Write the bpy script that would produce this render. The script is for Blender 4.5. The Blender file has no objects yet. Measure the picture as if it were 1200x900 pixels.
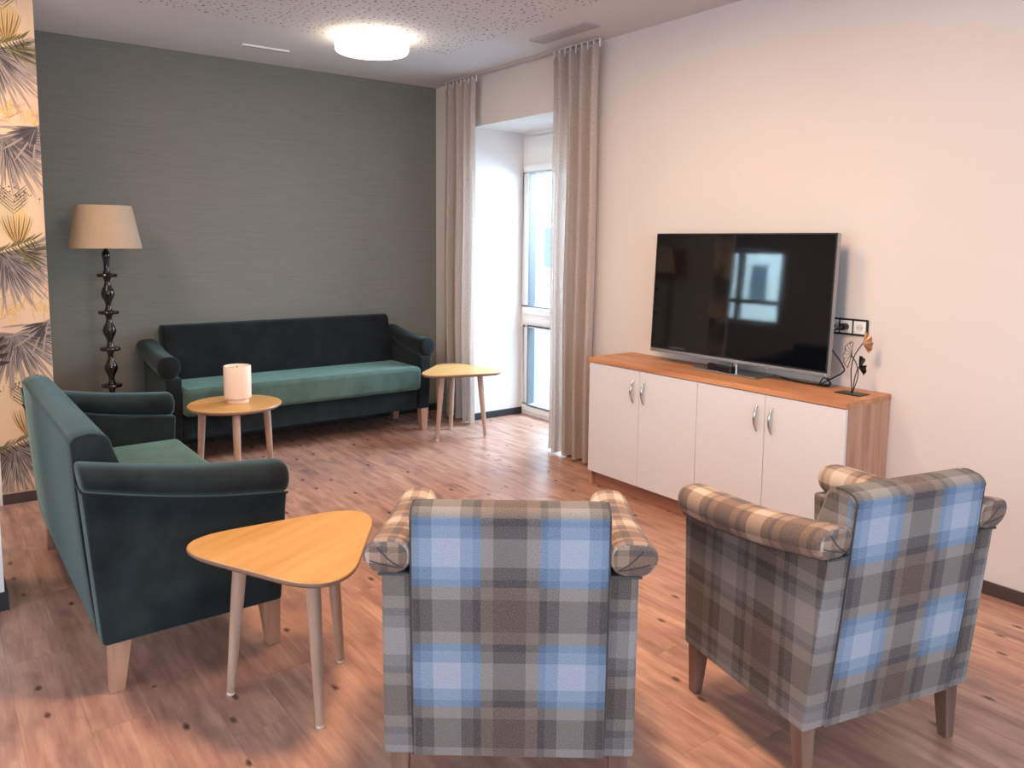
import bpy, bmesh, math, random
from mathutils import Vector, Matrix
random.seed(7)
PI = math.pi
S = bpy.context.scene
C = S.collection
S.view_settings.view_transform = 'Standard'
S.view_settings.look = 'None'
S.view_settings.exposure = 0.0

def srgb(r, g, b, a=1.0):
    f = lambda c: (c/255/12.92) if c/255 <= .04045 else ((c/255+.055)/1.055)**2.4
    return (f(r), f(g), f(b), a)
def lerp(a, b, t): return a+(b-a)*t

# ------------------------------------------------------------------ materials
class NT:
    def __init__(s, name):
        s.m = bpy.data.materials.new(name); s.m.use_nodes = True
        s.t = s.m.node_tree; s.n = s.t.nodes; s.l = s.t.links
        s.b = s.n['Principled BSDF']; s.out = s.n['Material Output']
    def add(s, typ, **kw):
        n = s.n.new(typ)
        for k, v in kw.items():
            if k in n.inputs.keys() if isinstance(k, str) and hasattr(n, 'inputs') else False: n.inputs[k].default_value = v
            else: setattr(n, k, v)
        return n
    def link(s, a, b): s.l.new(a, b)
    def val(s, sock, v):
        if isinstance(v, (int, float, tuple)): sock.default_value = v
        else: s.l.new(v, sock)
    def math(s, op, a, b=0.0, c=0.0):
        n = s.n.new('ShaderNodeMath'); n.operation = op
        for i, v in enumerate((a, b, c)): s.val(n.inputs[i], v)
        return n.outputs[0]
    def mix(s, f, a, b, blend='MIX'):
        n = s.n.new('ShaderNodeMix'); n.data_type = 'RGBA'; n.blend_type = blend
        s.val(n.inputs[0], f); s.val(n.inputs[6], a); s.val(n.inputs[7], b)
        return n.outputs[2]
    def noise(s, vec, scale, detail=3, rough=.5, dim='3D'):
        n = s.n.new('ShaderNodeTexNoise'); n.noise_dimensions = dim
        if vec is not None: s.l.new(vec, n.inputs['Vector'])
        n.inputs['Scale'].default_value = scale; n.inputs['Detail'].default_value = detail; n.inputs['Roughness'].default_value = rough
        return n.outputs[0]
    def ramp(s, f, stops, interp='LINEAR'):
        n = s.n.new('ShaderNodeValToRGB'); cr = n.color_ramp; cr.interpolation = interp
        while len(cr.elements) < len(stops): cr.elements.new(.5)
        for e, (p, c) in zip(cr.elements, stops):
            e.position = p; e.color = c if isinstance(c, tuple) else (c, c, c, 1)
        s.val(n.inputs[0], f)
        return n.outputs[0]
    def coord(s, which='Object'):
        return s.n.new('ShaderNodeTexCoord').outputs[which]
    def mapping(s, vec, scale=(1,1,1), loc=(0,0,0), rot=(0,0,0)):
        n = s.n.new('ShaderNodeMapping'); s.l.new(vec, n.inputs[0])
        n.inputs['Scale'].default_value = scale; n.inputs['Location'].default_value = loc; n.inputs['Rotation'].default_value = rot
        return n.outputs[0]
    def sep(s, vec):
        n = s.n.new('ShaderNodeSeparateXYZ'); s.l.new(vec, n.inputs[0]); return n.outputs
    def comb(s, x, y, z):
        n = s.n.new('ShaderNodeCombineXYZ')
        for i, v in enumerate((x, y, z)): s.val(n.inputs[i], v)
        return n.outputs[0]
    def bump(s, h, strength=.2, dist=.01):
        n = s.n.new('ShaderNodeBump'); n.inputs['Strength'].default_value = strength; n.inputs['Distance'].default_value = dist
        s.l.new(h, n.inputs['Height']); s.l.new(n.outputs[0], s.b.inputs['Normal'])
    def done(s, col=None, rough=.5, metal=0, spec=None):
        if col is not None: s.val(s.b.inputs['Base Color'], col)
        s.val(s.b.inputs['Roughness'], rough); s.b.inputs['Metallic'].default_value = metal
        if spec is not None: s.b.inputs['Specular IOR Level'].default_value = spec
        return s.m

def plain(name, col, rough=.5, metal=0, var=.08, scale=12, spec=None):
    t = NT(name); v = t.noise(t.coord(), scale, 3)
    c2 = tuple(min(1, c*(1+var)) for c in col[:3])+(1,); c1 = tuple(c*(1-var) for c in col[:3])+(1,)
    return t.done(t.mix(v, c1, c2), rough, metal, spec)

M = {}
# painted plaster
t = NT('plaster'); co = t.coord(); n = t.noise(co, 1.2, 3); n2 = t.noise(co, 90, 3)
M['plaster'] = t.done(t.mix(n, srgb(212,204,201), srgb(222,215,212)), .9, 0, .2); t.bump(n2, .08, .004)
M['plaster_white'] = plain('plaster_white', srgb(232,234,238), .85, 0, .02, 2)
# grasscloth
t = NT('grasscloth'); co = t.coord()
st = t.noise(t.mapping(co, (2.2, 2.2, 70)), 2.2, 5, .7)
st2 = t.noise(t.mapping(co, (6, 6, 190)), 2.0, 3, .6)
fine = t.noise(co, 160, 2)
big = t.noise(co, .9, 2)
c = t.mix(st, srgb(98,98,98), srgb(138,136,130))
c = t.mix(t.math('MULTIPLY', t.ramp(st2, [(.55, 0.), (.72, 1.)]), .32), c, srgb(92,93,96))
c = t.mix(t.math('MULTIPLY', t.ramp(fine, [(.62, 0.), (.75, 1.)]), .25), c, srgb(84,84,88))
c = t.mix(t.math('MULTIPLY', big, .4), c, srgb(124,128,116))
M['grasscloth'] = t.done(c, .9, 0, .15); t.bump(st2, .25, .004)
# ceiling with scattered perforations
t = NT('ceiling_board'); co = t.coord(); xyz = t.sep(co)
vn = t.n.new('ShaderNodeTexVoronoi'); vn.voronoi_dimensions = '2D'; vn.inputs['Scale'].default_value = 22; vn.inputs['Randomness'].default_value = .85
t.link(co, vn.inputs['Vector'])
rad = t.math('MULTIPLY_ADD', t.sep(vn.outputs['Color'])[0], .15, .06)
hole = t.math('LESS_THAN', vn.outputs['Distance'], rad)
reg = t.math('MULTIPLY', t.math('LESS_THAN', xyz[0], -.62), t.math('LESS_THAN', xyz[1], -1.0))
hole = t.math('MULTIPLY', hole, reg)
c = t.mix(t.noise(co, 1.5), srgb(204,204,208), srgb(214,213,216))
M['ceiling'] = t.done(t.mix(t.math('MULTIPLY', hole, .75), c, srgb(80,74,72)), .95, 0, .1)
# plank floor, planks run along Y
t = NT('plank_floor'); co = t.coord(); xyz = t.sep(co)
pw = .185
pu = t.math('DIVIDE', xyz[0], pw); pid = t.math('FLOOR', pu); pf = t.math('FRACT', pu)
wn = t.n.new('ShaderNodeTexWhiteNoise'); wn.noise_dimensions = '1D'; t.link(pid, wn.inputs['W'])
pv = t.math('ADD', t.math('DIVIDE', xyz[1], 1.25), t.math('MULTIPLY', wn.outputs['Value'], 7.3))
qid = t.math('FLOOR', pv); qf = t.math('FRACT', pv)
wn2 = t.n.new('ShaderNodeTexWhiteNoise'); wn2.noise_dimensions = '2D'; t.link(t.comb(pid, qid, 0.), wn2.inputs['Vector'])
tone = wn2.outputs['Value']
vec = t.comb(t.math('MULTIPLY_ADD', pid, 3.7, xyz[0]), t.math('MULTIPLY_ADD', tone, 9.0, xyz[1]), 0.)
g1 = t.noise(t.mapping(vec, (9, 1.1, 1)), 1.6, 5, .62)
g2 = t.noise(t.mapping(vec, (60, 2.2, 1)), 1.4, 4, .6)
g3 = t.noise(t.mapping(vec, (4.5, 1.8, 1)), 2.3, 2, .5)
c = t.ramp(g1, [(.28, srgb(146,107,97)), (.5, srgb(187,142,124)), (.74, srgb(213,172,148))])
c = t.mix(t.math('MULTIPLY', t.ramp(g2, [(.45, 0.), (.75, 1.)]), .3), c, srgb(132,98,88))
c = t.mix(t.math('MULTIPLY', t.math('SUBTRACT', tone, .2), .36), c, srgb(160,120,108))
c = t.mix(t.math('MULTIPLY', t.ramp(g3, [(.5, 0.), (.72, 1.)]), .55), c, srgb(116,92,88))
kv = t.n.new('ShaderNodeTexVoronoi'); kv.voronoi_dimensions = '2D'; kv.inputs['Scale'].default_value = 1.0
t.link(t.mapping(vec, (6.2, 3.1, 1)), kv.inputs['Vector'])
kn = t.math('MULTIPLY', t.math('GREATER_THAN', t.sep(kv.outputs['Color'])[0], .55), t.ramp(t.math('ADD', kv.outputs['Distance'], t.math('MULTIPLY', t.noise(vec, 40, 2), .06)), [(.06, 1.), (.12, 0.)]))
c = t.mix(t.math('MULTIPLY', kn, .85), c, srgb(62,44,40))
seam = t.math('MAXIMUM', t.math('LESS_THAN', pf, .008), t.math('LESS_THAN', qf, .0015))
c = t.mix(t.math('MULTIPLY', seam, .35), c, srgb(80,54,46))
M['floor'] = t.done(c, .27, 0, .55)
M['baseboard'] = plain('dark_baseboard', srgb(74,58,56), .5, 0, .1)
M['baseboard_black'] = plain('black_baseboard', srgb(34,32,36), .5, 0, .1)

def wood(name, c1, c2, c3, axis='y', rough=.45, sc=1.0):
    t = NT(name); co = t.coord()
    s = {'x': (1.2, 14, 14), 'y': (14, 1.2, 14), 'z': (14, 14, 1.2)}[axis]
    g = t.noise(t.mapping(co, tuple(v*sc for v in s)), 1.5, 5, .6)
    f = t.noise(t.mapping(co, tuple(v*sc*4 for v in s)), 1.5, 3, .6)
    c = t.ramp(g, [(.3, c1), (.5, c2), (.72, c3)])
    c = t.mix(t.math('MULTIPLY', t.ramp(f, [(.5, 0.), (.8, 1.)]), .2), c, c1)
    return t.done(c, rough, 0, .4)
M['oak_top'] = wood('oak_top', srgb(168,112,80), srgb(194,136,96), srgb(210,156,114), 'y')
M['oak_side'] = wood('oak_side', srgb(158,112,92), srgb(188,144,120), srgb(204,162,136), 'z')
M['oak_plinth'] = wood('oak_plinth', srgb(140,92,74), srgb(158,108,88), srgb(172,122,100), 'y')
M['table_wood'] = wood('table_veneer', srgb(188,142,88), srgb(202,155,97), srgb(210,165,106), 'x', .38)
M['table_edge'] = plain('table_edge', srgb(128,98,84), .5)
M['leg_wood'] = wood('table_leg_wood', srgb(150,124,110), srgb(178,150,134), srgb(192,166,148), 'z', .5)
M['sofa_leg'] = wood('sofa_leg_wood', srgb(150,112,92), srgb(172,134,112), srgb(188,152,130), 'z', .5)
M['chair_leg'] = wood('chair_leg_wood', srgb(98,72,62), srgb(126,98,86), srgb(146,118,104), 'z', .5)
M['white_laminate'] = plain('white_laminate', srgb(216,215,219), .38, 0, .01)
M['white_plastic'] = plain('white_plastic', srgb(232,232,230), .4, 0, .01)
M['pvc'] = plain('white_window_profile', srgb(240,240,240), .35, 0, .01)
M['anthracite'] = plain('anthracite_metal', srgb(70,76,84), .45, 0, .05)
M['chrome'] = plain('brushed_chrome', srgb(196,196,198), .22, 1, .03)
M['silver'] = plain('silver_plastic', srgb(168,168,172), .3, .8, .03)
M['black_plastic'] = plain('black_plastic', srgb(16,16,18), .35, 0, .1)
M['black_metal'] = plain('black_metal', srgb(20,19,20), .4, .4, .1)
M['black_lacquer'] = plain('black_lacquer', srgb(17,15,18), .22, 0, .1)
M['copper'] = plain('copper_leaf', srgb(178,128,96), .38, .55, .15, 40)
M['rail_white'] = plain('rail_white', srgb(186,178,174), .5, 0, .02)
M['vent_slat'] = plain('vent_slat', srgb(176,172,170), .6, 0, .03)
M['foot_white'] = plain('foot_cap', srgb(220,214,206), .4)
M['dark_gap'] = plain('dark_gap', srgb(22,20,20), .9)
M['vent_grey'] = plain('vent_grey', srgb(140,134,130), .6)
t = NT('tv_screen'); t.done(srgb(7,8,14), .04, 0, .55); M['screen'] = t.m
# lamp shade linen
t = NT('linen_shade'); co = t.coord()
w = t.noise(t.mapping(co, (60, 60, 2)), 2, 2); n = t.noise(co, 3, 2)
M['shade'] = t.done(t.mix(t.math('MULTIPLY', t.math('ADD', w, n), .5), srgb(160,138,120), srgb(190,166,144)), .9, 0, .1)
M['shade_in'] = plain('shade_lining', srgb(206,190,172), .9)
M['cream'] = plain('cream_ceramic', srgb(240,214,196), .45, 0, .03)
t = NT('lamp_diffuser'); t.done(srgb(255,246,232), .5)
t.b.inputs['Emission Color'].default_value = (1, .86, .66, 1); t.b.inputs['Emission Strength'].default_value = 9; M['diffuser'] = t.m
# window glass
t = NT('window_glass'); tr = t.n.new('ShaderNodeBsdfTransparent'); tr.inputs[0].default_value = (.93, .97, .97, 1)
gl = t.n.new('ShaderNodeBsdfGlossy'); gl.inputs['Roughness'].default_value = .02
ms = t.n.new('ShaderNodeMixShader'); ms.inputs[0].default_value = .06
t.link(tr.outputs[0], ms.inputs[1]); t.link(gl.outputs[0], ms.inputs[2]); t.link(ms.outputs[0], t.out.inputs[0]); M['glass'] = t.m
# curtain
t = NT('curtain_voile'); co = t.coord()
wv = t.noise(t.mapping(co, (1, 1, .5)), 210, 2); st = t.noise(t.mapping(co, (30, 30, .6)), 2, 2)
c = t.mix(t.math('MULTIPLY', t.math('ADD', wv, st), .5), srgb(182,168,161), srgb(212,200,193))
t.done(c, .9, 0, .1)
tl = t.n.new('ShaderNodeBsdfTranslucent'); t.link(c, tl.inputs[0])
m1 = t.n.new('ShaderNodeMixShader'); m1.inputs[0].default_value = .30; t.link(t.b.outputs[0], m1.inputs[1]); t.link(tl.outputs[0], m1.inputs[2])
tp = t.n.new('ShaderNodeBsdfTransparent'); m2 = t.n.new('ShaderNodeMixShader')
t.link(t.math('MULTIPLY', t.math('GREATER_THAN', wv, .6), .35), m2.inputs[0]); t.link(m1.outputs[0], m2.inputs[1]); t.link(tp.outputs[0], m2.inputs[2])
t.link(m2.outputs[0], t.out.inputs[0]); M['curtain'] = t.m
# green velvet
def velvet(name, dark, light, tuft):
    t = NT(name); co = t.coord()
    n = t.noise(co, 2.2, 4, .55); n2 = t.noise(co, 9, 4, .6); n3 = t.noise(co, 220, 2)
    f = t.math('MULTIPLY_ADD', n2, .45, t.math('MULTIPLY', n, .6))
    c = t.ramp(f, [(.38, dark), (.66, light)])
    c = t.mix(t.math('MULTIPLY', n3, .25), c, dark)
    t.done(c, .85, 0, .15)
    t.b.inputs['Sheen Weight'].default_value = .58; t.b.inputs['Sheen Roughness'].default_value = .4; t.b.inputs['Sheen Tint'].default_value = tuft
    t.bump(n3, .12, .002)
    return t.m
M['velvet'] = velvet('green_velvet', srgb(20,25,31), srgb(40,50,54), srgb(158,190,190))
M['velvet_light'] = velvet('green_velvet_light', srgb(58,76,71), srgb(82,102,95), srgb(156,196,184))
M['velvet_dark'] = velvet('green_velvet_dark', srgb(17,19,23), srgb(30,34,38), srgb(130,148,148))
M['welt_dark'] = plain('dark_welt', srgb(26,34,36), .9)
# plaid wool, drawn in UV metres
def plaid(name, uo, vo, blue_amt, pu=.335, pv=.36, G=((70,67,69), (98,94,94), (126,121,118), (152,148,146))):
    t = NT(name); uv = t.coord('UV'); xyz = t.sep(uv)
    def axis(v, off, per):
        f = t.math('FRACT', t.math('ADD', t.math('DIVIDE', v, per), off))
        pos = [0, .22, .32, .38, .48, .74, .84, .90]
        L = t.ramp(f, list(zip(pos, [.95, .5, .22, .68, .20, .68, .22, .5])), 'CONSTANT')
        B = t.ramp(f, list(zip(pos, [1., 1., 1., 0., 0., 0., 1., 1.])), 'CONSTANT')
        return L, B
    Lu, Bu = axis(xyz[0], uo, pu); Lv, Bv = axis(xyz[1], vo, pv)
    L = t.math('MULTIPLY', t.math('ADD', Lu, Lv), .5)
    B = t.math('MULTIPLY', t.math('MULTIPLY', Bu, Bv), blue_amt)
    grey = t.ramp(L, list(zip((.15, .4, .62, .95), [srgb(*g_) for g_ in G])))
    blue = t.ramp(L, [(.2, srgb(88,112,140)), (.45, srgb(108,136,166)), (.7, srgb(132,156,184)), (.95, srgb(164,174,196))])
    brown = t.math('MULTIPLY', t.math('MULTIPLY', t.math('SUBTRACT', 1., Bu), t.math('SUBTRACT', 1., Bv)), .45)
    c = t.mix(brown, grey, srgb(116,92,80))
    c = t.mix(B, c, blue)
    tw = t.n.new('ShaderNodeTexWave'); tw.wave_type = 'BANDS'; tw.bands_direction = 'DIAGONAL'; tw.inputs['Scale'].default_value = 55; tw.inputs['Distortion'].default_value = 2.5
    t.link(uv, tw.inputs['Vector'])
    sp = t.noise(t.mapping(uv, (320, 260, 1)), 1, 2, .6)
    c = t.mix(t.math('MULTIPLY', t.ramp(sp, [(.5, 0.), (.72, 1.)]), .35), c, srgb(58,56,60))
    c = t.mix(t.math('MULTIPLY', t.ramp(sp, [(.3, 1.), (.45, 0.)]), .22), c, srgb(196,192,190))
    t.done(c, .95, 0, .08); t.b.inputs['Sheen Weight'].default_value = .12
    t.bump(sp, .2, .002)
    return t.m
M['plaid_back'] = plaid('plaid_wool_back', .61, .11-.80/.36, .85)
M['plaid'] = plaid('plaid_wool', .05, .62, .10, G=((70,64,62), (92,86,84), (118,112,108), (144,139,136)))
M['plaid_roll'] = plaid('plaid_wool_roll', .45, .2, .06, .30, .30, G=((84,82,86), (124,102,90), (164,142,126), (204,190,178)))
M['piping'] = plain('grey_piping', srgb(70,70,74), .9)

# ------------------------------------------------------------------ mesh tools
class MB:
    def __init__(s): s.v = []; s.f = []; s.uv = []; s.mi = []; s.sm = []
    def face(s, idx, uv=None, mi=0, sm=True):
        s.f.append(tuple(idx)); s.uv.append(uv); s.mi.append(mi); s.sm.append(sm)
    def grid(s, P, UV=None, mi=0, sm=True):
        o = len(s.v); n, m = len(P), len(P[0])
        for r in P: s.v += [tuple(p) for p in r]
        for i in range(n-1):
            for j in range(m-1):
                q = [(i, j), (i+1, j), (i+1, j+1), (i, j+1)]
                s.face([o+a*m+b for a, b in q], [UV[a][b] for a, b in q] if UV else None, mi, sm)
    def poly(s, pts, uv=None, mi=0, sm=False):
        o = len(s.v); s.v += [tuple(p) for p in pts]; s.face(range(o, o+len(pts)), uv, mi, sm)
    def box(s, x0, x1, y0, y1, z0, z1, mi=0):
        c = [(x, y, z) for x in (x0, x1) for y in (y0, y1) for z in (z0, z1)]
        for q, ax in (((0,1,3,2), 0), ((4,6,7,5), 0), ((0,4,5,1), 1), ((2,3,7,6), 1), ((0,2,6,4), 2), ((1,5,7,3), 2)):
            pts = [c[k] for k in q]
            uv = [(p[1], p[2]) if ax == 0 else (p[0], p[2]) if ax == 1 else (p[0], p[1]) for p in pts]
            s.poly(pts, uv, mi)
    def lathe(s, prof, seg=32, c=(0,0,0), mi=0, sm=True, cap=True):
        P = [[(c[0]+r*math.cos(2*PI*k/seg), c[1]+r*math.sin(2*PI*k/seg), c[2]+z) for k in range(seg+1)] for r, z in prof]
        s.grid(P, None, mi, sm)
        if cap:
            for row in (P[0], P[-1]): s.poly(row[:-1], None, mi)
    def tube(s, path, rad, seg=8, mi=0, cap=True):
        path = [Vector(p) for p in path]; n = len(path)
        rad = rad if isinstance(rad, (list, tuple)) else [rad]*n
        rows = []; up = None
        for i, p in enumerate(path):
            d = (path[min(i+1, n-1)]-path[max(i-1, 0)]).normalized()
            if up is None:
                up = Vector((0,0,1)) if abs(d.z) < .9 else Vector((1,0,0))
            a = d.cross(up).normalized(); up = a.cross(d).normalized()
            rows.append([p+rad[i]*(math.cos(2*PI*k/seg)*a+math.sin(2*PI*k/seg)*up) for k in range(seg+1)])
        s.grid(rows, None, mi, True)
        if cap: s.poly(rows[0][:-1], None, mi); s.poly(rows[-1][:-1], None, mi)
    def prism(s, pts, z0, z1, mi=0, mi_side=None):
        s.poly([(x, y, z0) for x, y in pts], [(x, y) for x, y in pts], mi); s.poly([(x, y, z1) for x, y in pts], [(x, y) for x, y in pts], mi)
        q = pts+[pts[0]]
        s.grid([[(x, y, z0) for x, y in q], [(x, y, z1) for x, y in q]], None, mi if mi_side is None else mi_side)
    def build(s, name, mats, parent=None, bevel=0, seg=3, auto=40, loc=None):
        me = bpy.data.meshes.new(name); me.from_pydata(s.v, [], s.f)
        for m in (mats if isinstance(mats, (list, tuple)) else [mats]): me.materials.append(m)
        uvl = me.uv_layers.new(name='UVMap')
        for p, uv, mi, sm in zip(me.polygons, s.uv, s.mi, s.sm):
            p.material_index = mi; p.use_smooth = sm or bevel > 0
            if uv:
                for li, q in zip(p.loop_indices, uv): uvl.data[li].uv = q
        bm = bmesh.new(); bm.from_mesh(me)
        bmesh.ops.remove_doubles(bm, verts=bm.verts, dist=.0002)
        bmesh.ops.recalc_face_normals(bm, faces=bm.faces)
        for e in bm.edges:
            if len(e.link_faces) == 2 and e.calc_face_angle(0) > math.radians(auto): e.smooth = False
        bm.to_mesh(me); bm.free()
        o = bpy.data.objects.new(name, me); C.objects.link(o)
        if parent: o.parent = parent
        if loc: o.location = loc
        if bevel:
            for e in me.edges: pass
            b = o.modifiers.new('bevel', 'BEVEL'); b.width = bevel; b.segments = seg; b.limit_method = 'ANGLE'; b.angle_limit = math.radians(35); b.harden_normals = False
            w = o.modifiers.new('wn', 'WEIGHTED_NORMAL'); w.keep_sharp = False
            at = me.attributes.get('sharp_edge')
            if at: me.attributes.remove(at)
        return o

def tag(o, label=None, cat=None, group=None, kind=None):
    if label: o['label'] = label
    if cat: o['category'] = cat
    if group: o['group'] = group
    if kind: o['kind'] = kind
    return o
def empty(name, loc, rz=0, label=None, cat=None, group=None):
    o = bpy.data.objects.new(name, None); C.objects.link(o); o.location = loc; o.rotation_euler = (0, 0, rz)
    o.empty_display_size = .1
    return tag(o, label, cat, group)
def struct(o, label, cat): return tag(o, label, cat, kind='structure')
def copy_tree(o, parent=None):
    c = o.copy(); C.objects.link(c)
    if parent: c.parent = parent
    for ch in list(o.children): copy_tree(ch, c)
    return c
def bx(name, mat, *dims, parent=None, bevel=0, seg=2):
    m = MB(); m.box(*dims); return m.build(name, mat, parent, bevel, seg)

# ------------------------------------------------------------------ camera
R_ = (0.79948, -0.60069, 0.0); f_px, CY = 917.03, 384.45
yaw, pitch, roll = map(math.radians, (36.922, 6.2442, .5401))
F = Vector((math.sin(yaw)*math.cos(pitch), math.cos(yaw)*math.cos(pitch), -math.sin(pitch)))
R0 = Vector((math.cos(yaw), -math.sin(yaw), 0)); U0 = R0.cross(F)
Rv = math.cos(roll)*R0+math.sin(roll)*U0; Uv = -math.sin(roll)*R0+math.cos(roll)*U0
cd = bpy.data.cameras.new('camera'); cam = bpy.data.objects.new('camera', cd); C.objects.link(cam)
CAM = Vector((-3.864, -6.22, 1.600))
cam.matrix_world = Matrix(((Rv.x, Uv.x, -F.x, CAM.x), (Rv.y, Uv.y, -F.y, CAM.y), (Rv.z, Uv.z, -F.z, CAM.z), (0, 0, 0, 1)))
cd.sensor_width = 36; cd.lens = f_px/1200*36; cd.shift_y = -(450-CY)/1200; cd.clip_start = .02
S.camera = cam

# ------------------------------------------------------------------ room shell
H = 3.0
XL, YN, YP = -6.5, -9.0, 2.3          # left wall, near wall, passage end
NY0, NY1, NZ = -.47, -1.80, 2.585      # window recess in the right wall
WX = .57                               # window plane
m = MB()
m.poly([(XL, YN, 0), (0, YN, 0), (0, YP, 0), (XL, YP, 0)]); m.poly([(0, NY1, 0), (WX+.085, NY1, 0), (WX+.085, NY0, 0), (0, NY0, 0)])
struct(m.build('floor', M['floor']), 'reddish brown oak plank floor with dark knots', 'floor')
struct(bx('ceiling', M['ceiling'], XL, .9, YN, YP, H, H+.1), 'pale ceiling with scattered perforations', 'ceiling')
m = MB()
m.box(0, .83, NY0, .12, 0, H); m.box(0, .83, NY1, NY0, NZ, H); m.box(0, .83, YN, NY1, 0, H)
struct(m.build('wall_right', M['plaster']), 'white plaster wall behind the television with a deep window recess', 'wall')
struct(bx('wall_far', M['grasscloth'], -3.266, .92, .12, .3, 0, H), 'grey grasscloth wall behind the long sofa', 'wall')
struct(bx('wall_passage', M['plaster'], XL, -3.57, YP, YP+.1, 0, H), 'white wall at the end of the passage', 'wall')
m = MB(); wy0, wy1, wz0, wz1 = .60, 1.62, .97, 2.12
m.box(XL-.2, XL, YN, wy0, 0, H); m.box(XL-.2, XL, wy1, YP+.1, 0, H); m.box(XL-.2, XL, wy0, wy1, 0, wz0); m.box(XL-.2, XL, wy0, wy1, wz1, H)
struct(m.build('wall_left', M['plaster']), 'white wall on the far left with a window', 'wall')
m = MB(); m.box(XL, -5.2, YN-.2, YN, 0, H); m.box(-1.6, .92, YN-.2, YN, 0, H); m.box(-5.2, -1.6, YN-.2, YN, 0, .8); m.box(-5.2, -1.6, YN-.2, YN, 2.5, H)
struct(m.build('wall_near', M['plaster']), 'white wall behind the viewer with a wide window', 'wall')
struct(bx('wall_column', M['plaster_white'], -4.4, -3.665, -2.325, -1.95, 0, H), 'white wall end at the left edge', 'wall')
# baseboards
def base(name, mat, *d): struct(bx(name, mat, *d, bevel=.003), 'dark skirting board', 'baseboard')
base('baseboard_right', M['baseboard'], -.015, -.001, YN, NY1, .001, .062)
base('baseboard_niche', M['baseboard_black'], .0, WX-.001, NY0-.014, NY0-.001, .001, .062)
base('baseboard_far', M['baseboard_black'], -3.26, -.002, .106, .119, .001, .062)
m = MB(); m.box(-4.4, -3.652, -2.339, -2.326, .001, .08); m.box(-3.664, -3.652, -2.326, -1.95, .001, .08)
struct(m.build('baseboard_column', M['baseboard_black']), 'black skirting board round the white wall end', 'baseboard')
base('baseboard_corner', M['baseboard'], -3.565, -3.27, -.755, -.741, .001, .065)
struct(bx('trim_1', M['white_plastic'], -3.578, -3.564, -.752, -.738, .001, H-.001), 'white corner bead beside the leaf wallpaper', 'trim')

# wallpaper column: printed palm leaves as flat print in the wall's own mesh
def mcol(name, c, var=.1): return plain(name, c, .9, 0, var, 30, .1)
t = NT('wallpaper_ground'); co = t.coord(); n = t.noise(t.mapping(co, (2, 2, 1.4)), 1.6, 2)
M['wp0'] = t.done(t.ramp(n, [(.35, srgb(208,178,158)), (.55, srgb(216,188,160)), (.7, srgb(204,184,150))]), .9, 0, .1)
WP = [M['wp0'], mcol('print_grey', srgb(126,118,114)), mcol('print_slate', srgb(82,78,84)), mcol('print_ochre', srgb(192,150,96)),
      mcol('print_olive', srgb(112,104,74)), mcol('print_ink', srgb(66,58,58)), mcol('print_mauve', srgb(156,140,134)), mcol('print_amber', srgb(212,178,132))]
m = MB(); m.box(-3.57, -3.266, -.74, YP, 0, H)
wl, wr_, wy = -3.569, -3.267, -.7405
layer = [0]
def clip_poly(pts):
    for ax, lim, sg in ((0, wl, 1), (0, wr_, -1), (1, .07, 1), (1, H-.002, -1)):
        out = []
        for i in range(len(pts)):
            a, b = pts[i-1], pts[i]; ia = sg*(a[ax]-lim) >= 0; ib = sg*(b[ax]-lim) >= 0
            if ia != ib:
                q = (lim-a[ax])/(b[ax]-a[ax]); out.append((a[0]+(b[0]-a[0])*q, a[1]+(b[1]-a[1])*q))
            if ib: out.append(b)
        pts = out
        if len(pts) < 3: return []
    return pts
def pr(pts, mi):
    pts = clip_poly(pts)
    if len(pts) >= 3:
        layer[0] += 1; y = wy-layer[0]*1.2e-6*1.0
        m.poly([(x, y, z) for x, z in pts], None, mi)
def blade(x, z, ang, ln, w, mi, bend=0.0):
    L, Rr = [], []
    for k in range(6):
        q = k/5; a = ang+bend*q; px = x+ln*q*math.cos(ang+bend*q*.5); pz = z+ln*q*math.sin(ang+bend*q*.5)
        ww = w*math.sin(PI*min(1, .12+.88*q))**.8*.5 if q < 1 else 0
        L.append((px-ww*math.sin(a), pz+ww*math.cos(a))); Rr.append((px+ww*math.sin(a), pz-ww*math.cos(a)))
    pr(L+Rr[::-1], mi)
def fan(x, z, a0, a1, ln, n, mi, mi2):
    for k in range(n):
        a = lerp(a0, a1, k/(n-1))+random.uniform(-.04, .04); l = ln*random.uniform(.72, 1.05)
        blade(x, z, a, l, .013, mi if random.random() < .75 else 6, random.uniform(-.12, .12))
    for k in range(n//3):
        a = lerp(a0, a1, k/max(1, n//3-1)); blade(x+.10*math.cos(a), z+.10*math.sin(a), a+random.uniform(-.1, .1), ln*random.uniform(.8, 1.0), .012, 6, random.uniform(-.2, .2))
    for k in range(int(n*.8)):
        a = random.uniform(a0, a1); r0 = ln*random.uniform(.1, .45)
        blade(x+r0*math.cos(a), z+r0*math.sin(a), a, ln*random.uniform(.3, .5), .0045, mi2, random.uniform(-.1, .1))
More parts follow.
